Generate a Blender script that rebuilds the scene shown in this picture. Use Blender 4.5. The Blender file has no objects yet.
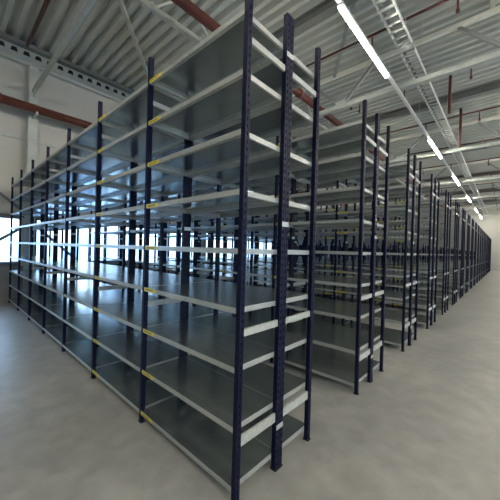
import bpy, math, random
from mathutils import Vector, Matrix
random.seed(7)
SC = bpy.context.scene
COL = SC.collection

# ------------------------------------------------------------------ camera
YAW, PITCH, ROLL = 0.7378, -0.0045, 0.0282
CAMPOS = Vector((1.2597, -1.3099, 1.6593))
cd = bpy.data.cameras.new('camera'); cam = bpy.data.objects.new('camera', cd); COL.objects.link(cam)
cy, sy = math.cos(YAW), math.sin(YAW)
fw = Vector((-sy * math.cos(PITCH), cy * math.cos(PITCH), math.sin(PITCH)))
rt = Vector((cy, sy, 0)); up = rt.cross(fw)
rt2 = rt * math.cos(ROLL) + up * math.sin(ROLL); up2 = up * math.cos(ROLL) - rt * math.sin(ROLL)
cam.matrix_world = Matrix(((rt2.x, up2.x, -fw.x, CAMPOS.x), (rt2.y, up2.y, -fw.y, CAMPOS.y), (rt2.z, up2.z, -fw.z, CAMPOS.z), (0, 0, 0, 1)))
cd.sensor_width = 36; cd.lens = 36 * 282.24 / 500; cd.clip_start = 0.05; cd.clip_end = 500
SC.camera = cam

# ------------------------------------------------------------------ world: pale winter daylight outside the windows
SKY_STRENGTH = 2.5
w = bpy.data.worlds.new('sky'); SC.world = w; w.use_nodes = True
nt = w.node_tree; nt.nodes.clear()
out = nt.nodes.new('ShaderNodeOutputWorld'); bg = nt.nodes.new('ShaderNodeBackground')
tc = nt.nodes.new('ShaderNodeTexCoord'); sx = nt.nodes.new('ShaderNodeSeparateXYZ'); cr = nt.nodes.new('ShaderNodeValToRGB')
nt.links.new(tc.outputs['Generated'], sx.inputs[0])
ma = nt.nodes.new('ShaderNodeMath'); ma.operation = 'MULTIPLY_ADD'; ma.inputs[1].default_value = 0.5; ma.inputs[2].default_value = 0.5
nt.links.new(sx.outputs['Z'], ma.inputs[0]); nt.links.new(ma.outputs[0], cr.inputs[0])
E = cr.color_ramp.elements
E[0].position = 0.0; E[0].color = (0.30, 0.42, 0.55, 1)
E[1].position = 1.0; E[1].color = (0.30, 0.52, 0.95, 1)
for p, c in ((0.485, (0.30, 0.50, 0.78, 1)), (0.505, (0.34, 0.56, 0.88, 1)), (0.535, (0.52, 0.68, 0.88, 1)), (0.62, (0.46, 0.70, 1.0, 1))):
    e = E.new(p); e.color = c
nt.links.new(cr.outputs[0], bg.inputs[0]); bg.inputs[1].default_value = SKY_STRENGTH
nt.links.new(bg.outputs[0], out.inputs[0])

# ------------------------------------------------------------------ exposure
LAMP_STRENGTH = 52.0
SC.view_settings.view_transform = 'Standard'; SC.view_settings.look = 'None'
SC.view_settings.gamma = 1.0; SC.view_settings.use_curve_mapping = False
SC.view_settings.exposure = 1.55
SC.cycles.max_bounces = 12; SC.cycles.diffuse_bounces = 6; SC.cycles.glossy_bounces = 10; SC.cycles.transparent_max_bounces = 12

# ------------------------------------------------------------------ materials
def mat(name, color, rough=0.6, metal=0.0, noise=None, bump=None, emit=None):
    """noise = (scale, second colour, detail, contrast low, high); bump = (scale, strength)"""
    m = bpy.data.materials.new(name); m.use_nodes = True
    t = m.node_tree; b = t.nodes['Principled BSDF']
    b.inputs['Base Color'].default_value = (*color, 1)
    b.inputs['Roughness'].default_value = rough; b.inputs['Metallic'].default_value = metal
    if noise or bump: co = t.nodes.new('ShaderNodeTexCoord')
    if noise:
        n = t.nodes.new('ShaderNodeTexNoise'); n.inputs['Scale'].default_value = noise[0]; n.inputs['Detail'].default_value = noise[2]
        t.links.new(co.outputs['Object'], n.inputs['Vector'])
        r = t.nodes.new('ShaderNodeValToRGB'); r.color_ramp.elements[0].position = noise[3]; r.color_ramp.elements[1].position = noise[4]
        r.color_ramp.elements[0].color = (*color, 1); r.color_ramp.elements[1].color = (*noise[1], 1)
        t.links.new(n.outputs['Fac'], r.inputs[0]); t.links.new(r.outputs[0], b.inputs['Base Color'])
    if bump:
        n2 = t.nodes.new('ShaderNodeTexNoise'); n2.inputs['Scale'].default_value = bump[0]; n2.inputs['Detail'].default_value = 3
        t.links.new(co.outputs['Object'], n2.inputs['Vector'])
        bn = t.nodes.new('ShaderNodeBump'); bn.inputs['Strength'].default_value = bump[1]; bn.inputs['Distance'].default_value = 0.02
        t.links.new(n2.outputs['Fac'], bn.inputs['Height']); t.links.new(bn.outputs[0], b.inputs['Normal'])
    if emit:
        b.inputs['Emission Color'].default_value = (*emit[0], 1); b.inputs['Emission Strength'].default_value = emit[1]
    return m

M = {}
M['navy'] = mat('navy paint', (0.0025, 0.0045, 0.026), 0.46, 0, (38, (0.05, 0.06, 0.10), 6, 0.70, 0.78))
M['navy'].node_tree.nodes['Principled BSDF'].inputs['Specular IOR Level'].default_value = 0.2
M['hole_shade'] = mat('post hollow', (0.004, 0.004, 0.008), 0.9)  # shade inside the punched post holes, put into the colour
M['foot'] = mat('black plastic', (0.01, 0.01, 0.012), 0.6)
M['galv'] = mat('galvanised sheet', (0.55, 0.60, 0.60), 0.23, 0.92, (9, (0.62, 0.66, 0.65), 4, 0.35, 0.7), (3.0, 0.05))
M['rail'] = mat('pale grey steel edge', (0.46, 0.47, 0.43), 0.38, 0.35, (30, (0.39, 0.40, 0.37), 4, 0.4, 0.7))
M['tie'] = mat('pale grey cross tie', (0.52, 0.53, 0.48), 0.5, 0.1, (25, (0.42, 0.43, 0.40), 4, 0.4, 0.7))
M['yellow'] = mat('yellow sticker', (0.72, 0.58, 0.06), 0.5)
M['ink'] = mat('sticker ink', (0.06, 0.05, 0.02), 0.6)
M['wall'] = mat('cream wall panel', (0.53, 0.525, 0.47), 0.6, 0, (0.7, (0.48, 0.475, 0.43), 3, 0.3, 0.7))
M['plinth'] = mat('grey concrete plinth', (0.20, 0.21, 0.22), 0.7, 0, (2, (0.16, 0.17, 0.18), 4, 0.4, 0.7))
M['deck'] = mat('white roof deck', (0.56, 0.57, 0.52), 0.5, 0.0, (0.9, (0.49, 0.51, 0.465), 4, 0.35, 0.7))
M['steel'] = mat('pale grey painted steel', (0.52, 0.55, 0.50), 0.5, 0, (4, (0.44, 0.47, 0.44), 3, 0.4, 0.7))
M['chord'] = mat('truss chord painted lamp-lit', (0.80, 0.79, 0.70), 0.5)  # lamp light from below painted into the colour, lighter than the other steel
M['web'] = mat('grey painted web steel', (0.26, 0.28, 0.27), 0.5)
M['dsteel'] = mat('mid grey painted steel', (0.20, 0.21, 0.20), 0.5)
M['red'] = mat('red oxide pipe paint', (0.12, 0.028, 0.018), 0.4, 0, (5, (0.085, 0.022, 0.015), 3, 0.4, 0.7))
M['zinc'] = mat('bright zinc', (0.62, 0.63, 0.60), 0.4, 0.5)
M['dark'] = mat('gap shade and roof back', (0.02, 0.02, 0.02), 0.9)  # shade of the deck rib openings as colour; also backs the roof
M['frame'] = mat('window frame grey', (0.10, 0.11, 0.12), 0.5)
M['lamp'] = mat('lamp diffuser', (0.9, 0.9, 0.85), 0.5, 0, emit=((1.0, 0.94, 0.84), LAMP_STRENGTH))
M['housing'] = mat('white lamp housing', (0.75, 0.75, 0.72), 0.4)
M['ground'] = mat('pale outdoor ground', (0.62, 0.70, 0.80), 0.9, 0, (0.3, (0.50, 0.60, 0.72), 3, 0.4, 0.7))

def floor_mat():
    m = bpy.data.materials.new('polished concrete'); m.use_nodes = True
    t = m.node_tree; b = t.nodes['Principled BSDF']; co = t.nodes.new('ShaderNodeTexCoord')
    def nz(s, d, dist=0.0):
        n = t.nodes.new('ShaderNodeTexNoise'); n.inputs['Scale'].default_value = s; n.inputs['Detail'].default_value = d
        n.inputs['Distortion'].default_value = dist
        t.links.new(co.outputs['Object'], n.inputs['Vector']); return n
    a = nz(0.9, 6, 0.6); c = nz(5.0, 8, 0.3)
    r = t.nodes.new('ShaderNodeValToRGB'); r.color_ramp.elements[0].position = 0.30; r.color_ramp.elements[1].position = 0.72
    r.color_ramp.elements[0].color = (0.325, 0.320, 0.292, 1); r.color_ramp.elements[1].color = (0.44, 0.432, 0.395, 1)
    t.links.new(a.outputs['Fac'], r.inputs[0])
    r2 = t.nodes.new('ShaderNodeValToRGB'); r2.color_ramp.elements[0].position = 0.3; r2.color_ramp.elements[1].position = 0.7
    r2.color_ramp.elements[0].color = (0.80, 0.80, 0.80, 1); r2.color_ramp.elements[1].color = (1.08, 1.08, 1.08, 1)
    t.links.new(c.outputs['Fac'], r2.inputs[0])
    mx = t.nodes.new('ShaderNodeMix'); mx.data_type = 'RGBA'; mx.blend_type = 'MULTIPLY'; mx.inputs[0].default_value = 1
    t.links.new(r.outputs[0], mx.inputs[6]); t.links.new(r2.outputs[0], mx.inputs[7]); t.links.new(mx.outputs[2], b.inputs['Base Color'])
    r3 = t.nodes.new('ShaderNodeMapRange'); r3.inputs[3].default_value = 0.24; r3.inputs[4].default_value = 0.48
    t.links.new(c.outputs['Fac'], r3.inputs[0]); t.links.new(r3.outputs[0], b.inputs['Roughness'])
    return m
M['floor'] = floor_mat()

def glass_mat():
    m = bpy.data.materials.new('window glass'); m.use_nodes = True; t = m.node_tree; t.nodes.clear()
    o = t.nodes.new('ShaderNodeOutputMaterial'); x = t.nodes.new('ShaderNodeMixShader'); tr = t.nodes.new('ShaderNodeBsdfTransparent')
    gl = t.nodes.new('ShaderNodeBsdfGlossy'); lw = t.nodes.new('ShaderNodeLayerWeight'); lw.inputs[0].default_value = 0.2
    gl.inputs['Roughness'].default_value = 0.02; tr.inputs[0].default_value = (0.90, 0.95, 0.97, 1)
    t.links.new(lw.outputs['Fresnel'], x.inputs[0]); t.links.new(tr.outputs[0], x.inputs[1]); t.links.new(gl.outputs[0], x.inputs[2])
    t.links.new(x.outputs[0], o.inputs[0]); return m
M['glass'] = glass_mat()

# ------------------------------------------------------------------ mesh helpers
class MB:
    def __init__(s): s.v = []; s.f = []; s.mi = []; s.mats = []; s.sm = []
    def mid(s, m):
        if m not in s.mats: s.mats.append(m)
        return s.mats.index(m)
    def quad(s, pts, m, smooth=False):
        i = len(s.v); s.v += [tuple(p) for p in pts]; s.f.append(tuple(range(i, i + len(pts)))); s.mi.append(s.mid(m)); s.sm.append(smooth)
    def box(s, x0, x1, y0, y1, z0, z1, m):
        i = len(s.v); k = s.mid(m)
        s.v += [(x, y, z) for z in (z0, z1) for x, y in ((x0, y0), (x1, y0), (x1, y1), (x0, y1))]
        for q in ((0, 3, 2, 1), (4, 5, 6, 7), (0, 1, 5, 4), (1, 2, 6, 5), (2, 3, 7, 6), (3, 0, 4, 7)):
            s.f.append(tuple(i + a for a in q)); s.mi.append(k); s.sm.append(False)
    def bar(s, a, b, wx, hz, m):
        """rectangular bar from a to b"""
        a, b = Vector(a), Vector(b); d = (b - a).normalized()
        u = Vector((0, 0, 1)) if abs(d.z) < 0.95 else Vector((1, 0, 0))
        r = d.cross(u).normalized(); u = r.cross(d)
        i = len(s.v); k = s.mid(m)
        for p in (a, b):
            for x, y in ((-1, -1), (1, -1), (1, 1), (-1, 1)): s.v.append(tuple(p + r * x * wx / 2 + u * y * hz / 2))
        for q in ((0, 3, 2, 1), (4, 5, 6, 7), (0, 1, 5, 4), (1, 2, 6, 5), (2, 3, 7, 6), (3, 0, 4, 7)):
            s.f.append(tuple(i + c for c in q)); s.mi.append(k); s.sm.append(False)
    def tube(s, a, b, r, m, n=14, r2=None):
        a, b = Vector(a), Vector(b); d = (b - a).normalized(); r2 = r if r2 is None else r2
        u = Vector((0, 0, 1)) if abs(d.z) < 0.95 else Vector((1, 0, 0))
        e = d.cross(u).normalized(); u = e.cross(d); i = len(s.v); k = s.mid(m)
        for p, rr in ((a, r), (b, r2)):
            for j in range(n):
                t = 2 * math.pi * j / n; s.v.append(tuple(p + (e * math.cos(t) + u * math.sin(t)) * rr))
        for j in range(n):
            q = (j + 1) % n; s.f.append((i + j, i + q, i + n + q, i + n + j)); s.mi.append(k); s.sm.append(True)
        s.f.append(tuple(i + j for j in reversed(range(n)))); s.mi.append(k); s.sm.append(False)
        s.f.append(tuple(i + n + j for j in range(n))); s.mi.append(k); s.sm.append(False)
    def prism(s, prof, a, b, m):
        """extrude a closed profile [(x, z)] along Y from a to b (profile in XZ)"""
        n = len(prof); i = len(s.v); k = s.mid(m)
        for y in (a, b):
            for x, z in prof: s.v.append((x, y, z))
        for j in range(n):
            q = (j + 1) % n; s.f.append((i + j, i + q, i + n + q, i + n + j)); s.mi.append(k); s.sm.append(False)
    def mesh(s, name):
        me = bpy.data.meshes.new(name); me.from_pydata(s.v, [], s.f)
        for m in s.mats: me.materials.append(M[m])
        me.polygons.foreach_set('material_index', s.mi); me.polygons.foreach_set('use_smooth', s.sm); me.update()
        return me
    def obj(s, name, parent=None, loc=(0, 0, 0)):
        return put(name, s.mesh(name), parent, loc)

def put(name, me, parent=None, loc=(0, 0, 0)):
    o = bpy.data.objects.new(name, me); COL.objects.link(o); o.location = loc
    if parent: o.parent = parent
    return o
def tag(o, label=None, cat=None, group=None, kind=None):
    if label: o['label'] = label
    if cat: o['category'] = cat
    if group: o['group'] = group
    if kind: o['kind'] = kind
    return o
def empty(name, loc, label, cat, group=None):
    o = bpy.data.objects.new(name, None); COL.objects.link(o); o.location = loc; o.empty_display_size = 0.2
    return tag(o, label, cat, group)
def struct(b, name): return tag(b.obj(name), kind='structure')

# ------------------------------------------------------------------ hall shell
XL, XR, YN, YF = -9.2, 9.2, -8.0, 40.6      # inner faces of the walls
ZD = 7.35                                   # underside of the roof deck
WZ0, WZ1 = 1.04, 2.38
FRAME_Y = [0.45 + 6.35 * k for k in range(-1, 7)]

b = MB(); b.box(XL - 0.2, XR + 0.2, YN - 0.2, YF + 0.2, -0.2, 0, 'floor'); struct(b, 'floor')

# left wall: sandwich panels with a long window strip cut out bay by bay
wins = []
ys = [YN] + FRAME_Y + [YF]
for i in range(len(FRAME_Y) - 1):
    wins.append((FRAME_Y[i] + 0.16, FRAME_Y[i + 1] - 0.16))
def panel_wall(b, x0, x1, ya, yb, openings, top, sgn):
    """wall in the YZ plane made of vertical panels with fine joints"""
    b.box(x0, x1, ya, yb, WZ1, top, 'wall'); b.box(x0, x1, ya, yb, 0, WZ0, 'plinth')
    y = ya
    for (o0, o1) in openings:
        if o0 > y: b.box(x0, x1, y, o0, WZ0, WZ1, 'wall')
        y = o1
    if y < yb: b.box(x0, x1, y, yb, WZ0, WZ1, 'wall')
    face = x1 if sgn > 0 else x0
    yy = ya + 0.55
    while yy < yb:                                 # raised panel joints
        for z0, z1 in ((0.02, WZ0 - 0.06), (WZ1 + 0.08, top)):
            b.box(*sorted((face, face + sgn * 0.004)), yy - 0.006, yy + 0.006, z0, z1, 'steel')
        yy += 1.1
b = MB(); panel_wall(b, XL - 0.15, XL, YN, YF, wins, ZD - 0.13, 1); struct(b, 'wall_left')
b = MB(); panel_wall(b, XR, XR + 0.15, YN, YF, wins, ZD, -1); struct(b, 'wall_right')  # openings for unseen windows added to brighten the hall
b = MB(); b.box(XL - 0.15, XR + 0.15, YF, YF + 0.15, 0, ZD, 'wall')
for x in [XL + 1.1 * k for k in range(1, 17)]: b.box(x - 0.006, x + 0.006, YF - 0.004, YF, 0, ZD, 'steel')
struct(b, 'wall_back')
b = MB(); b.box(XL - 0.15, XR + 0.15, YN - 0.15, YN, 0, ZD, 'wall'); struct(b, 'wall_front')

# roof: trapezoidal deck, ribs running along X
b = MB()
P = 0.28; y = YN - 0.15; n = int((YF + 0.3 - y) / P) + 1
x0, x1, zl, zh = XL - 0.15, XR + 0.15, ZD, ZD + 0.14
for k in range(n):
    a = y + k * P
    pr = [(a, zl), (a + 0.11, zl), (a + 0.15, zh), (a + 0.24, zh), (a + P, zl)]
    for (p, q), (r, s) in zip(pr[:-1], pr[1:]):
        b.quad([(x0, p, q), (x0, r, s), (x1, r, s), (x1, p, q)], 'deck')
b.box(x0, x1, y, YF + 0.3, zh + 0.02, zh + 0.2, 'dark')
struct(b, 'ceiling')
b = MB(); b.box(XL - 0.15, XL, YN, YF, ZD - 0.13, ZD - 0.001, 'wall'); 
b.box(XL - 0.14, XL - 0.03, YN, YF, ZD + 0.001, ZD + 0.139, 'dark'); struct(b, 'trim_1')  # dark cap painted as the shade in the open rib ends
b = MB(); b.box(XL, XL + 0.01, YN, YF, 6.90, ZD - 0.101, 'steel')
k = YN + 0.1
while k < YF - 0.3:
    b.quad([(XL + 0.011, k, 7.08), (XL + 0.011, k + 0.17, 7.08), (XL + 0.011, k + 0.14, 7.2), (XL + 0.011, k + 0.03, 7.2)], 'dark'); k += P  # flat dark patches stand in for shade inside the openings
struct(b, 'trim_6')
b = MB(); b.box(XL, XL + 0.03, YN, YF, WZ0 - 0.07, WZ0, 'frame'); b.box(XL, XL + 0.035, YN, YF, WZ1, WZ1 + 0.08, 'frame'); struct(b, 'trim_2')
b = MB(); b.box(XL, XL + 0.02, YN, YF, 0.0, 0.09, 'dsteel'); struct(b, 'baseboard_left')
b = MB(); b.box(XL, XR, YF - 0.03, YF, 3.46, 3.54, 'steel'); b.box(XL, XR, YF - 0.04, YF, 5.55, 5.67, 'steel'); struct(b, 'trim_3')
b = MB(); b.box(XL, XL + 0.03, YN, YF, 4.62, 4.70, 'steel'); struct(b, 'trim_4')

for i, (a, c, XW) in enumerate([(a, c, XL) for a, c in wins] + [(a, c, XR + 0.15) for a, c in wins]):  # right-wall windows are unseen, added to raise the light level
    fr = MB()
    for z0, z1 in ((WZ0, WZ0 + 0.05), (WZ1 - 0.05, WZ1)): fr.box(XW - 0.11, XW - 0.04, a, c, z0, z1, 'frame')
    nm = 4; wd = (c - a) / nm
    for j in range(nm + 1):
        yy = min(max(a + j * wd, a + 0.025), c - 0.025)
        fr.box(XW - 0.11, XW - 0.04, yy - 0.025, yy + 0.025, WZ0 + 0.05, WZ1 - 0.05, 'frame')
    f = tag(fr.obj('window_%d' % (i + 1)), kind='structure')
    for j in range(nm):
        g = MB(); g.box(XW - 0.080, XW - 0.072, a + j * wd + 0.03, a + (j + 1) * wd - 0.03, WZ0 + 0.05, WZ1 - 0.05, 'glass'); g.obj('pane', f)
b = MB(); b.box(-160, XL - 0.4, -90, 140, -0.6, -0.4, 'ground'); b.box(XR + 0.4, 160, -90, 140, -0.6, -0.4, 'ground'); tag(b.obj('outdoor_ground'), kind='structure')  # outdoor ground beyond both side walls; the right part is unseen

# ------------------------------------------------------------------ wall columns and bracing
def h_section(b, cx, cy, z0, z1, wx, wy, m):
    t = 0.014
    b.box(cx - wx / 2, cx - wx / 2 + t, cy - wy / 2, cy + wy / 2, z0, z1, m)
    b.box(cx + wx / 2 - t, cx + wx / 2, cy - wy / 2, cy + wy / 2, z0, z1, m)
    b.box(cx - wx / 2 + t, cx + wx / 2 - t, cy - 0.006, cy + 0.006, z0, z1, m)
ordn = ['nearest', 'second', 'third', 'fourth', 'fifth', 'sixth', 'seventh', 'eighth']
for i, fy in enumerate(FRAME_Y[1:]):
    b = MB(); h_section(b, XL + 0.16, fy, 0.02, ZD - 0.62, 0.22, 0.22, 'steel')
    o = tag(b.obj('steel_column'), 'pale grey steel wall column between the windows, %s from the near end' % ordn[i], 'column', 'steel columns along the window wall')
    p = MB(); p.box(XL + 0.01, XL + 0.34, fy - 0.17, fy + 0.17, 0.0, 0.02, 'steel'); p.obj('base_plate', o)
    p = MB(); p.box(XL + 0.08, XL + 0.36, fy - 0.012, fy + 0.012, 5.86, 6.12, 'steel'); p.obj('gusset', o)
def brace(a, c, label):
    b = MB(); b.tube(a, c, 0.04, 'web'); tag(b.obj('wall_brace'), label, 'brace', 'diagonal braces at the wall column')
bx = XL + 0.31; by = FRAME_Y[1]
brace((bx, by - 0.14, 2.12), (bx, by - 2.9, 0.02), 'grey diagonal wall brace running down left from the near column')
brace((bx, by + 0.14, 2.12), (bx, by + 2.4, 0.02), 'grey diagonal wall brace running down right from the near column')
brace((bx, by - 0.14, 2.50), (bx, by - 2.6, 4.60), 'grey diagonal wall brace running up left from the near column')

# ------------------------------------------------------------------ roof trusses (run across the hall)
ZB, ZT = 6.02, 7.02
for i, fy in enumerate(FRAME_Y[1:]):
    if i == 0:
        b = MB(); b.box(XL + 0.28, XR - 0.1, fy - 0.045, fy + 0.045, ZB - 0.045, ZB + 0.045, 'steel')
        tag(b.obj('tie_beam'), 'pale square tie beam running from the wall column over the nearest racks', 'beam'); continue
    t = empty('roof_truss', (0, fy, ZB), 'pale grey lattice roof truss crossing the hall, %s from the near end' % ordn[i - 1], 'truss', 'roof trusses across the hall')
    b = MB(); b.box(XL + 0.28, XR - 0.1, -0.07, 0.07, -0.06, 0.06, 'steel'); b.obj('bottom_chord', t)
    b = MB(); b.box(XL + 0.28, XR - 0.1, -0.05, 0.05, ZT - ZB - 0.05, ZT - ZB + 0.05, 'chord'); b.obj('top_chord', t)
    run = 0.95; nodes = [-2.55 + 3.8 * k for k in range(-1, 4)]
    for nx in nodes:
        for s in (-1, 1):
            if XL + 0.4 < nx + s * run < XR - 0.2:
                b = MB(); b.bar((nx + s * 0.05, 0, 0.06), (nx + s * run, 0, ZT - ZB - 0.05), 0.075, 0.075, 'web'); b.obj('web_member', t)
        if XL + 0.4 < nx < XR - 0.2:
            b = MB(); b.box(nx - 0.16, nx + 0.16, -0.045, 0.045, 0.05, 0.17, 'steel'); b.obj('gusset', t)
    for px in (-4.2, 0.9, 5.0):
        b = MB(); b.box(px - 0.04, px + 0.04, -0.04, 0.04, ZT - ZB + 0.05, ZD - ZB - 0.001, 'steel'); b.obj('packer', t)
# dark secondary roof beams, between the trusses, under the deck
for i, fy in enumerate(FRAME_Y[:-1]):
    yy = fy + 4.15
    b = MB()
    b.box(XL + 0.01, XR - 0.01, yy - 0.11, yy + 0.11, ZD - 0.245, ZD - 0.225, 'dsteel'); b.box(XL + 0.01, XR - 0.01, yy - 0.11, yy + 0.11, ZD - 0.02, ZD - 0.001, 'dsteel')
    b.box(XL + 0.01, XR - 0.01, yy - 0.008, yy + 0.008, ZD - 0.225, ZD - 0.02, 'dsteel')
    tag(b.obj('roof_beam'), ('dark grey steel roof beam across the hall, %s of those in view' % ordn[i - 1] if i else 'dark grey steel roof beam across the hall behind the viewpoint'), 'beam', 'dark roof beams under the deck')
# eaves beam and tube along the window wall
b = MB(); b.box(XL + 0.012, XL + 0.22, YN + 0.02, YF - 0.02, ZD - 0.10, ZD - 0.002, 'dsteel'); 
tag(b.obj('eaves_beam'), 'grey steel eaves beam running along the top of the window wall', 'beam')
b = MB(); b.tube((XL + 0.13, YN + 0.02, 6.80), (XL + 0.13, YF - 0.02, 6.80), 0.05, 'zinc'); 
tag(b.obj('eaves_tube'), 'pale round tube running under the eaves along the window wall', 'tube')
# lattice bracing girder along the hall
g = empty('bracing_girder', (-4.2, 0, 6.5), 'pale lattice bracing girder running lengthways above the nearest racks', 'girder')
b = MB(); b.box(-0.05, 0.05, YN + 0.05, YF - 0.05, -0.05, 0.05, 'steel'); b.obj('bottom_chord', g)
for k in range(-4, 25):
    y0 = k * 1.58
    b = MB(); b.bar((0, y0, 0.05), (0, y0 + 0.79, 0.80), 0.04, 0.04, 'steel'); b.obj('web_member', g)
    b = MB(); b.bar((0, y0 + 1.58, 0.05), (0, y0 + 0.79, 0.80), 0.04, 0.04, 'steel'); b.obj('web_member', g)
b = MB(); b.bar((-5.2, 1.2, 7.24), (-8.4, 3.9, 7.24), 0.09, 0.09, 'steel'); tag(b.obj('roof_brace'), 'pale diagonal roof brace under the white deck near the window wall', 'brace', 'roof plane braces')
b = MB(); b.bar((-2.75, 6.7, 6.98), (-1.35, 4.72, 7.16), 0.08, 0.08, 'web'); tag(b.obj('roof_brace'), 'pale diagonal roof brace beside the lit lamp nearest the camera', 'brace', 'roof plane braces')

# ------------------------------------------------------------------ pipes
def pipe(name, pts, r, m, label, cat='pipe', group=None, drops=(), couplings=0, drop_len=0.28):
    o = empty(name, pts[0], label, cat, group); L = Vector(pts[0])
    for a, c in zip(pts[:-1], pts[1:]):
        b = MB(); b.tube(Vector(a) - L, Vector(c) - L, r, m)
        b.obj('pipe_run', o)
    a, c = Vector(pts[0]), Vector(pts[1]); n = int((c - a).length // 3.0)
    if couplings:
        for k in range(n):
            p = a + (c - a) * (k + 0.5) / n - L; d = (c - a).normalized()
            b = MB(); b.tube(p - d * 0.06, p + d * 0.06, r * 1.22, m); b.obj('coupling', o)
    for d in drops:
        b = MB(); p = a + (c - a) * d - L
        b.tube(p, p - Vector((0, 0, drop_len)), r * 0.7, m, 8); b.tube(p - Vector((0, 0, drop_len)), p - Vector((0, 0, drop_len + 0.06)), r * 1.3, m, 8); b.obj('sprinkler_drop', o)
    return o
pipe('wall_pipe', [(XL + 0.60, YN + 0.1, 5.40), (XL + 0.60, YF - 0.2, 5.40)], 0.115, 'red', 'thick brown pipe running along the cream window wall', couplings=1)
for i, fy in enumerate(FRAME_Y[1:]):
    b = MB(); b.box(XL + 0.275, XL + 0.78, fy - 0.02, fy + 0.02, 5.22, 5.28, 'zinc'); b.tube((XL + 0.60, fy - 0.02, 5.50), (XL + 0.60, fy + 0.02, 5.56), 0.03, 'zinc', 8)
    tag(b.obj('pipe_bracket'), 'small steel bracket carrying the brown wall pipe, on the %s column' % ordn[i], 'bracket', 'brackets under the brown wall pipe')
pipe('sprinkler_main', [(-3.32, YN + 0.1, 6.22), (-3.32, YF - 0.2, 6.22)], 0.10, 'red', 'thick red sprinkler main running lengthways above the racks', couplings=1)
pipe('sprinkler_riser', [(-3.19, 7.05, 6.22), (-2.35, 7.05, 6.22), (-2.35, 7.05, 5.98)], 0.04, 'red', 'short bent red pipe beside the truss node above the second rack')
pipe('feed_pipe', [(-8.3, 0.18, 6.9), (-3.3, 0.18, 6.9)], 0.045, 'red', 'brown feed pipe overhead near the wall column, pointing towards the window wall')
for i, yy in enumerate([5.27, 8.0, 11.1, 14.5, 17.6, 20.9, 24.0, 27.3, 30.4, 33.7, 36.8]):
    pipe('sprinkler_branch', [(-3.2, yy, 6.62), (XR - 0.2, yy, 6.62)], 0.027, 'red', 'thin brown sprinkler branch pipe across the hall, %s from the near end' % (ordn + ['ninth', 'tenth', 'last'])[i], group='sprinkler branch pipes',
         drops=[0.06, 0.17, 0.30, 0.42, 0.56, 0.70, 0.84, 0.95])
pipe('drop_pipe', [(-0.18, 9.4, ZD), (-0.18, 9.4, 6.08)], 0.045, 'red', 'upright brown pipe hanging beside the cable tray, nearer of two')
pipe('drop_pipe', [(-0.19, 12.28, ZD), (-0.19, 12.28, 5.85)], 0.045, 'red', 'upright brown pipe hanging beside the cable tray, farther of two')

# ------------------------------------------------------------------ cable tray
def tray(y0, y1, label):
    o = empty('cable_tray', (-0.53, y0, 6.30), label, 'cable tray', 'ladder cable trays'); n = int((y1 - y0) / 0.24)
    for s in (-1, 1):
        b = MB(); b.box(s * 0.14 - 0.008, s * 0.14 + 0.008, 0, y1 - y0, -0.04, 0.04, 'housing'); b.obj('side_rail', o)
    b = MB()
    for k in range(n): b.box(-0.132, 0.132, 0.1 + k * 0.24, 0.165 + k * 0.24, -0.035, -0.015, 'tie')
    b.obj('rungs', o)['kind'] = 'stuff'
    b = MB()
    for x in (-0.09, -0.06): b.tube((x, 0, 0.0), (x, y1 - y0, 0.0), 0.012, 'dsteel', 6)
    b.obj('cables', o)
    for k in range(int((y1 - y0) / 4.0) + 1):
        b = MB(); yk = min(0.6 + k * 4.0, y1 - y0 - 0.05)
        for s in (-1, 1): b.tube((s * 0.155, yk, -0.04), (s * 0.155, yk, ZD - 6.30), 0.006, 'zinc', 6)
        b.obj('hanger_rod', o)
tray(YN + 0.4, 5.62, 'zinc ladder cable tray overhead, the short length nearest the camera')
tray(5.85, 39.6, 'zinc ladder cable tray running away overhead beyond the gap')
b = MB(); b.box(-0.71, -0.35, 5.63, 5.66, 6.22, 6.34, 'zinc'); b.box(-0.71, -0.35, 5.50, 5.66, 6.20, 6.22, 'zinc')
tag(b.obj('tray_end_plate'), 'zinc end plate closing the near length of cable tray', 'bracket')

# ------------------------------------------------------------------ light lines
LZ = 5.86
def lamp_line(x, centres, label, lamplabel, group):
    b = MB(); b.box(x - 0.035, x + 0.035, YN + 0.3, YF - 0.3, LZ, LZ + 0.05, 'housing'); 
    for k in range(16):
        yk = YN + 1.5 + 3.1 * k; b.tube((x, yk, LZ + 0.05), (x, yk, ZD - 0.01), 0.006, 'zinc', 6)
    tag(b.obj('lighting_rail'), label, 'rail', 'white lighting rails')
    for i, c in enumerate(centres):
        o = empty('ceiling_lamp', (x, c, LZ - 0.05), lamplabel % ordn[i - sum(q < -1.3 for q in centres)] if c > -1.3 else lamplabel % 'first one behind', 'lamp', group)
        h = MB(); h.box(-0.05, 0.05, -1.26, 1.26, 0.01, 0.045, 'housing'); h.obj('housing', o)
        d = MB(); d.box(-0.027, 0.027, -1.24, 1.24, -0.035, 0.009, 'lamp'); d.obj('diffuser', o)
lamp_line(-0.93, [-2.4, 4.45, 11.9, 18.2, 25.2, 32.2, 38.4], 'white lighting rail running lengthways over the rack ends', 'glowing linear lamp on the rail over the rack ends, %s from the camera', 'lamps on the rail over the rack ends')
lamp_line(7.4, [-5.0, 1.0, 7.0, 13.0, 19.0, 25.0, 31.0, 37.0], 'added unseen lighting rail running lengthways near the right wall', 'added out-of-view fill lamp near the right wall, %s from the camera', 'added unseen fill lamps near the right wall')  # fill row added out of view to lift the overall light
lamp_line(4.6, [-3.0, 3.5, 10.0, 17.0, 24.0, 31.0, 37.5], 'added unseen lighting rail running lengthways over the open floor', 'added out-of-view fill lamp over the open floor, %s from the camera', 'added unseen fill lamps over the open floor')  # second added lamp row, outside the frame, for more general light

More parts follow.
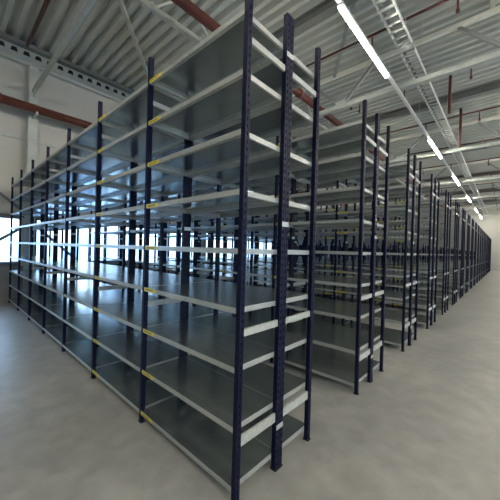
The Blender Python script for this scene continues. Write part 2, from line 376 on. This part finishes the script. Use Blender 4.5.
# ------------------------------------------------------------------ shelving
BAY, NB = 1.2492, 7
H, PX, PY = 3.42, 0.036, 0.042
D = 0.42                                   # front to rear post centres
LEVELS = [0.12 + 0.385 * k for k in range(9)]
SH = 0.038

def holed_face(b, axis, side, half_a, half_n, cols, pitch, hw, hh, z0, z1, m):
    """one face of a post: strips around punched holes. axis 'x': face normal +-X, width along Y"""
    def P3(a, n, z): return (side * n, a, z) if axis == 'x' else (a, side * n, z)
    def q(a0, a1, za, zb, n=half_n, mm=m): b.quad([P3(a0, n, za), P3(a1, n, za), P3(a1, n, zb), P3(a0, n, zb)], mm)
    edges = [-half_a]
    for c in cols: edges += [c - hw, c + hw]
    edges.append(half_a)
    for j in range(0, len(edges), 2): q(edges[j], edges[j + 1], z0, z1)
    for c in cols:
        z = z0
        for k in range(int((z1 - z0 - 0.02) / pitch)):
            zc = z0 + 0.03 + k * pitch
            if zc + hh > z1: break
            q(c - hw, c + hw, z, zc - hh); z = zc + hh
            q(c - hw, c + hw, zc - hh, zc + hh, half_n - 0.008, 'hole_shade')  # near-black pit floor painted as the shade within the post
            for (a, zz, a2, zz2) in ((c - hw, zc - hh, c + hw, zc - hh), (c - hw, zc + hh, c + hw, zc + hh), (c - hw, zc - hh, c - hw, zc + hh), (c + hw, zc - hh, c + hw, zc + hh)):
                b.quad([P3(a, half_n, zz), P3(a2, half_n, zz2), P3(a2, half_n - 0.008, zz2), P3(a, half_n - 0.008, zz)], m)
        q(c - hw, c + hw, z, z1)
def post_mesh(detail=True):
    b = MB()
    if not detail:
        b.box(-PX / 2, PX / 2, -PY / 2, PY / 2, 0.012, H, 'navy'); return b.mesh('post')
    for s in (-1, 1):
        holed_face(b, 'x', s, PY / 2, PX / 2, [-0.001], 0.05, 0.006, 0.012, 0.012, H, 'navy')
        holed_face(b, 'y', s, PX / 2, PY / 2, [-0.008, 0.008], 0.025, 0.0025, 0.006, 0.012, H, 'navy')
    b.quad([(-PX / 2, -PY / 2, H), (PX / 2, -PY / 2, H), (PX / 2, PY / 2, H), (-PX / 2, PY / 2, H)], 'navy')
    b.quad([(-PX / 2, -PY / 2, 0.012), (PX / 2, -PY / 2, 0.012), (PX / 2, PY / 2, 0.012), (-PX / 2, PY / 2, 0.012)], 'navy')
    return b.mesh('post')
GX = PX / 2 + 0.001
def shelf_into(b, x0, y0, z):
    """shelf tray between two frames: x0 = right frame line, extends to x0-BAY; z = top; y0 = front post centre"""
    xa, xb = x0 - BAY + GX, x0 - GX; ya, yb = y0 - PY / 2, y0 + D + PY / 2; t = 0.0015
    b.box(xa, xb, ya, ya + 0.030, z - SH, z - t, 'rail'); b.box(xa, xb, yb - 0.030, yb, z - SH, z - t, 'rail')   # front and rear edge channels
    for xx in (xa, xb - 0.018): b.box(xx, xx + 0.018, ya + 0.030, yb - 0.030, z - SH, z - t, 'rail')
    b.box(xa + 0.001, xb - 0.001, ya + 0.0006, ya + 0.046, z - t, z, 'galv')                                       # folded front strip
    n = 2; wd = (xb - xa - 0.002) / n
    for k in range(n):
        u = xa + 0.001 + k * wd
        b.box(u + 0.0012, u + wd - 0.0012, ya + 0.049, yb - 0.001, z - t, z, 'galv')
    b.box(xa + 0.018, xb - 0.018, ya + 0.030, yb - 0.030, z - 0.008, z - 0.005, 'galv')
def tie_into(b, x, y0, z, h):
    b.box(x - 0.009, x + 0.009, y0 + PY / 2, y0 + D - PY / 2, z - h / 2, z + h / 2, 'tie')
TIES = [(0.40, 0.065), (1.11, 0.048), (3.01, 0.042)]

def foot_into(b, x, y): b.box(x - 0.026, x + 0.026, y - 0.0222, y + 0.0222, 0, 0.012, 'foot')
me_post = post_mesh(); b = MB(); foot_into(b, 0, 0); me_foot = b.mesh('foot')
b = MB(); shelf_into(b, 0, 0, 0); me_shelf = b.mesh('shelf')
me_tie = []
for z, h in TIES: b = MB(); tie_into(b, 0, 0, 0, h); me_tie.append(b.mesh('cross_tie'))
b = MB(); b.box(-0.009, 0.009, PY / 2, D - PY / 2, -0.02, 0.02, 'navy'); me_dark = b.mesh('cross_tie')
b = MB(); b.box(0, 0.20, -0.0012, 0, -0.016, 0.016, 'yellow')
for k in range(6): b.box(0.03 + k * 0.022, 0.043 + k * 0.022, -0.0016, -0.0012, -0.007, 0.007, 'ink')
me_sticker = b.mesh('sticker')
b = MB(); b.box(0, 0.003, -0.04, 0.04, -0.018, 0.018, 'zinc')
for s in (-1, 1): b.tube((0.003, s * 0.022, 0), (0.007, s * 0.022, 0), 0.006, 'zinc', 8)
me_clip = b.mesh('coupling_bracket')

def make_run(name, loc, label, group, front):
    t = empty(name, loc, label, 'shelving', group)
    for i in range(NB + 1):
        for yy in (0, D):
            p = put('post', me_post, t, (-i * BAY, yy, 0)); put('foot', me_foot, p)
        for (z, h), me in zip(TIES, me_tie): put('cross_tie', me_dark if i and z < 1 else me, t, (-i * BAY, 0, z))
        if front:
            for z in (0.325, 1.85, 3.12): put('coupling_bracket', me_clip, t, (-i * BAY + PX / 2 + 0.0005, D + 0.023, z))
    for i in range(NB):
        for z in LEVELS:
            s = put('shelf', me_shelf, t, (-i * BAY, 0, z))
            if front and i in (0, 1): 
                q = put('sticker', me_sticker, s, (-BAY + GX + 0.002, -PY / 2, -SH / 2)); q['label'] = 'yellow sticker'
    return t
b = MB()
for i in range(NB + 1):
    for yy in (0, D): b.box(-i * BAY - PX / 2, -i * BAY + PX / 2, yy - PY / 2, yy + PY / 2, 0.012, H, 'navy'); foot_into(b, -i * BAY, yy)
    for z, h in TIES: tie_into(b, -i * BAY, 0, z, h)
for i in range(NB):
    for z in LEVELS: shelf_into(b, -i * BAY, 0, z)
me_far = b.mesh('shelving_run')

ROWP, NROW, DETAILED = 1.99, 20, 6
words = ['nearest', 'second', 'third', 'fourth', 'fifth', 'sixth', 'seventh', 'eighth', 'ninth', 'tenth', 'eleventh', 'twelfth', 'thirteenth', 'fourteenth',
         'fifteenth', 'sixteenth', 'seventeenth', 'eighteenth', 'nineteenth', 'farthest']
for r in range(NROW):
    for side in (0, 1):
        loc = (0, r * ROWP + (0.466 if side else 0.0), 0)
        half = 'rear' if side else 'front'
        if r == 0: lab = ('rear half of the big corner rack closest to the camera, navy posts, bare metal shelves' if side else
                          'front half of the corner rack closest to the camera, yellow stickers on its shelf edges')
        elif r == NROW - 1: lab = '%s half of the farthest back-to-back rack, close to the end wall' % half
        else: lab = '%s half of the %s back-to-back rack of empty metal shelves from the camera' % (half, words[r])
        if r < DETAILED: make_run('shelving_run', loc, lab, 'back-to-back shelving runs', side == 0)
        else: tag(put('shelving_run', me_far, None, loc), lab, 'shelving', 'back-to-back shelving runs')
